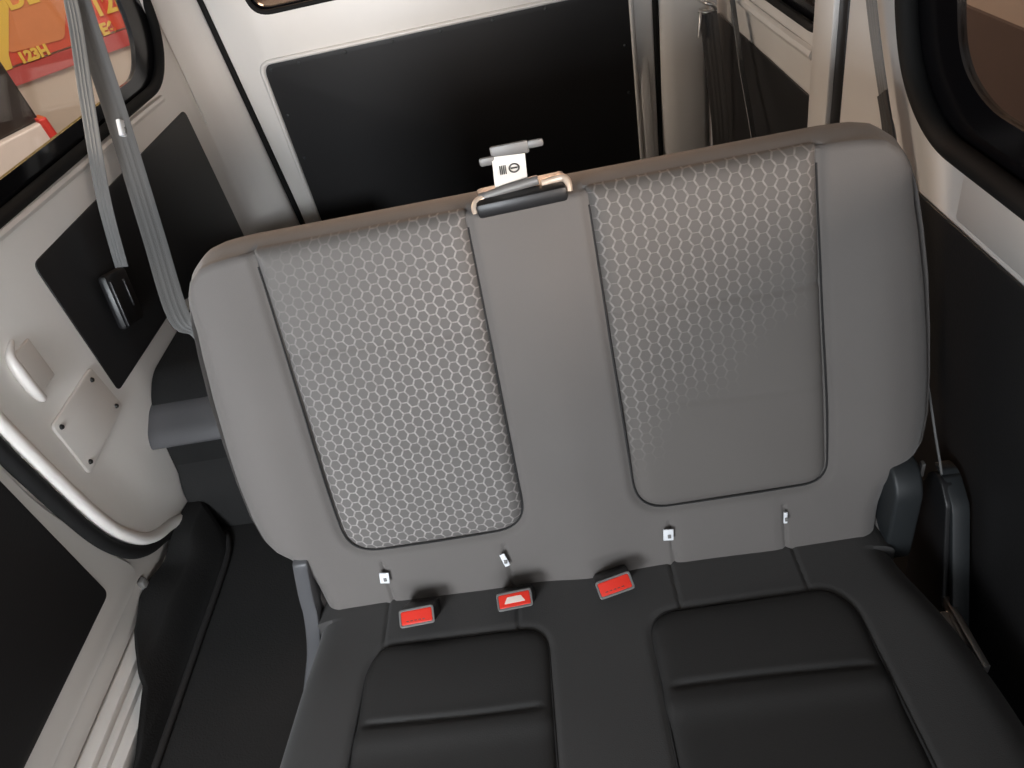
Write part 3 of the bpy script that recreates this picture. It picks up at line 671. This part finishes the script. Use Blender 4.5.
# parked car, its rear quarter seen below the sign
cd = Vector((.72, .69, 0)).normalized(); c0 = Vector((-1.98, 2.67, .52)); cn = cd.cross(sup)
def pp(u, v, n=0): return c0+cd*u+sup*v+cn*n
car = empty('parked_car', pp(-.5, -1)); tag(car, 'parked car with dark rear glass and red tail lamp outside the side window', 'car')
def car_part(name, loop, T, n, m, bev=.01): return child_fix(plate(name, [loop], T, tuple(pp(0, 0, n)), cd, sup, m, None, bev), car)
car_part('cabin', rp([(-1.6, .80), (-.23, .80), (-.195, .19), (-1.6, .05)], [.05, .06, .01, 0], 4), .9, 0, M['car_dark'])
car_part('body', rp([(-1.6, .05), (-.195, .19), (-.170, .08), (-.165, -.95), (-1.6, -.95)], [0, .015, .02, .1, .1], 5), 1.1, .05, M['car_white'])
car_part('tail_lamp', rp([(-.212, .205), (-.176, .205), (-.164, .075), (-.202, .075)], .006, 4), .12, .06, M['lamp_red'])
# brick store on the other side of the van
bm = bmesh.new(); ox = Vector((0, -1, 0)); oo = Vector((2.0, 1.2, 0))
plate_bm(bm, [[(-3.4, .31), (3.4, .31), (3.4, 3.2), (-3.4, 3.2)]], .2, tuple(oo), ox, (0, 0, 1))
st = bobj('exterior_garage', bm, M['cream']); tag(st, 'garage wall with pale top and brown lower cladding outside the large window', 'building')
bm = bmesh.new(); plate_bm(bm, [[(-3.4, GZ), (3.4, GZ), (3.4, .31), (-3.4, .31)]], .24, tuple(oo+ox.cross(Vector((0, 0, 1)))*.02), ox, (0, 0, 1))
bobj('brown_cladding', bm, M['brown'], st)
# ================================================================== light
wd = bpy.data.worlds.new('World'); SC.world = wd; wd.use_nodes = True; nt = wd.node_tree
bg = nt.nodes['Background']; tc = nt.nodes.new('ShaderNodeTexCoord'); sx = nt.nodes.new('ShaderNodeSeparateXYZ'); nt.links.new(tc.outputs['Generated'], sx.inputs[0])
mr = nt.nodes.new('ShaderNodeMapRange'); mr.inputs['From Min'].default_value = -.6; mr.inputs['From Max'].default_value = .6; nt.links.new(sx.outputs['Y'], mr.inputs['Value'])
mx = nt.nodes.new('ShaderNodeMix'); mx.data_type = 'RGBA'; nt.links.new(mr.outputs[0], mx.inputs['Factor'])
mx.inputs['A'].default_value = (.80, .90, 1.0, 1); mx.inputs['B'].default_value = (1.0, .80, .64, 1)
for o in mx.outputs:
    if o.type == 'RGBA': nt.links.new(o, bg.inputs['Color'])
bg.inputs['Strength'].default_value = .6
def area(name, loc, to, sx_, sy_, e, col, spread=180):
    l = bpy.data.lights.new(name, 'AREA'); l.shape = 'RECTANGLE'; l.size = sx_; l.size_y = sy_; l.energy = e; l.color = col; l.spread = R(spread)
    o = bpy.data.objects.new(name, l); COL.objects.link(o); o.location = loc
    o.rotation_euler = (Vector(to)-Vector(loc)).to_track_quat('-Z', 'Y').to_euler(); return o
area('windscreen_daylight', (-.1, -4.4, 1.05), (-.2, .6, .80), 2.4, .8, 34, (.98, .98, 1.0))
area('front_cabin_fill', (-.80, -1.75, 1.12), (-.66, 1.4, .78), .55, .5, 15, (.90, .95, 1.0), 110)  # added inside the open front to light the corner pillar; stands at no door
area('side_window_daylight', (1.9, -2.1, 1.35), (-.85, 1.35, 1.0), 1.0, .5, 11, (.98, .95, .92), 45)
area('rear_side_window_light', (-1.7, .95, 1.45), (.5, 1.05, .8), .9, .4, 22, (1.0, .82, .67))
area('tailgate_window_light', (-.1, 2.3, 1.70), (.05, .2, 1.02), 1.1, .5, 9, (1.0, .70, .50), 60)
area('exterior_fill_light', (-1.2, 1.0, 3.2), (-2.6, 4.0, .6), 1.5, 1.5, 70, (1.0, .86, .72))  # added fill that brightens the sign and building; no lamp stands here
# ================================================================== camera
cam = bpy.data.cameras.new('Camera'); co = bpy.data.objects.new('Camera', cam); COL.objects.link(co)
cam.sensor_width = 36; cam.lens = 732*36/1024; cam.clip_start = .02; cam.clip_end = 100
rx = Vector((.98187861, -.02356551, -.18804008)); ru = Vector((.1618805, .62020128, .76755786)); rf = Vector((-.09853481, .78408867, -.61277717))
mxc = Matrix.Identity(4); mxc.col[0][:3] = rx; mxc.col[1][:3] = ru; mxc.col[2][:3] = -rf; mxc.col[3][:3] = (.04, -.745, 1.40)
co.matrix_world = mxc
SC.camera = co
SC.view_settings.view_transform = 'Standard'; SC.view_settings.look = 'None'; SC.view_settings.gamma = 1; SC.view_settings.use_curve_mapping = False
SC.view_settings.exposure = 0.2
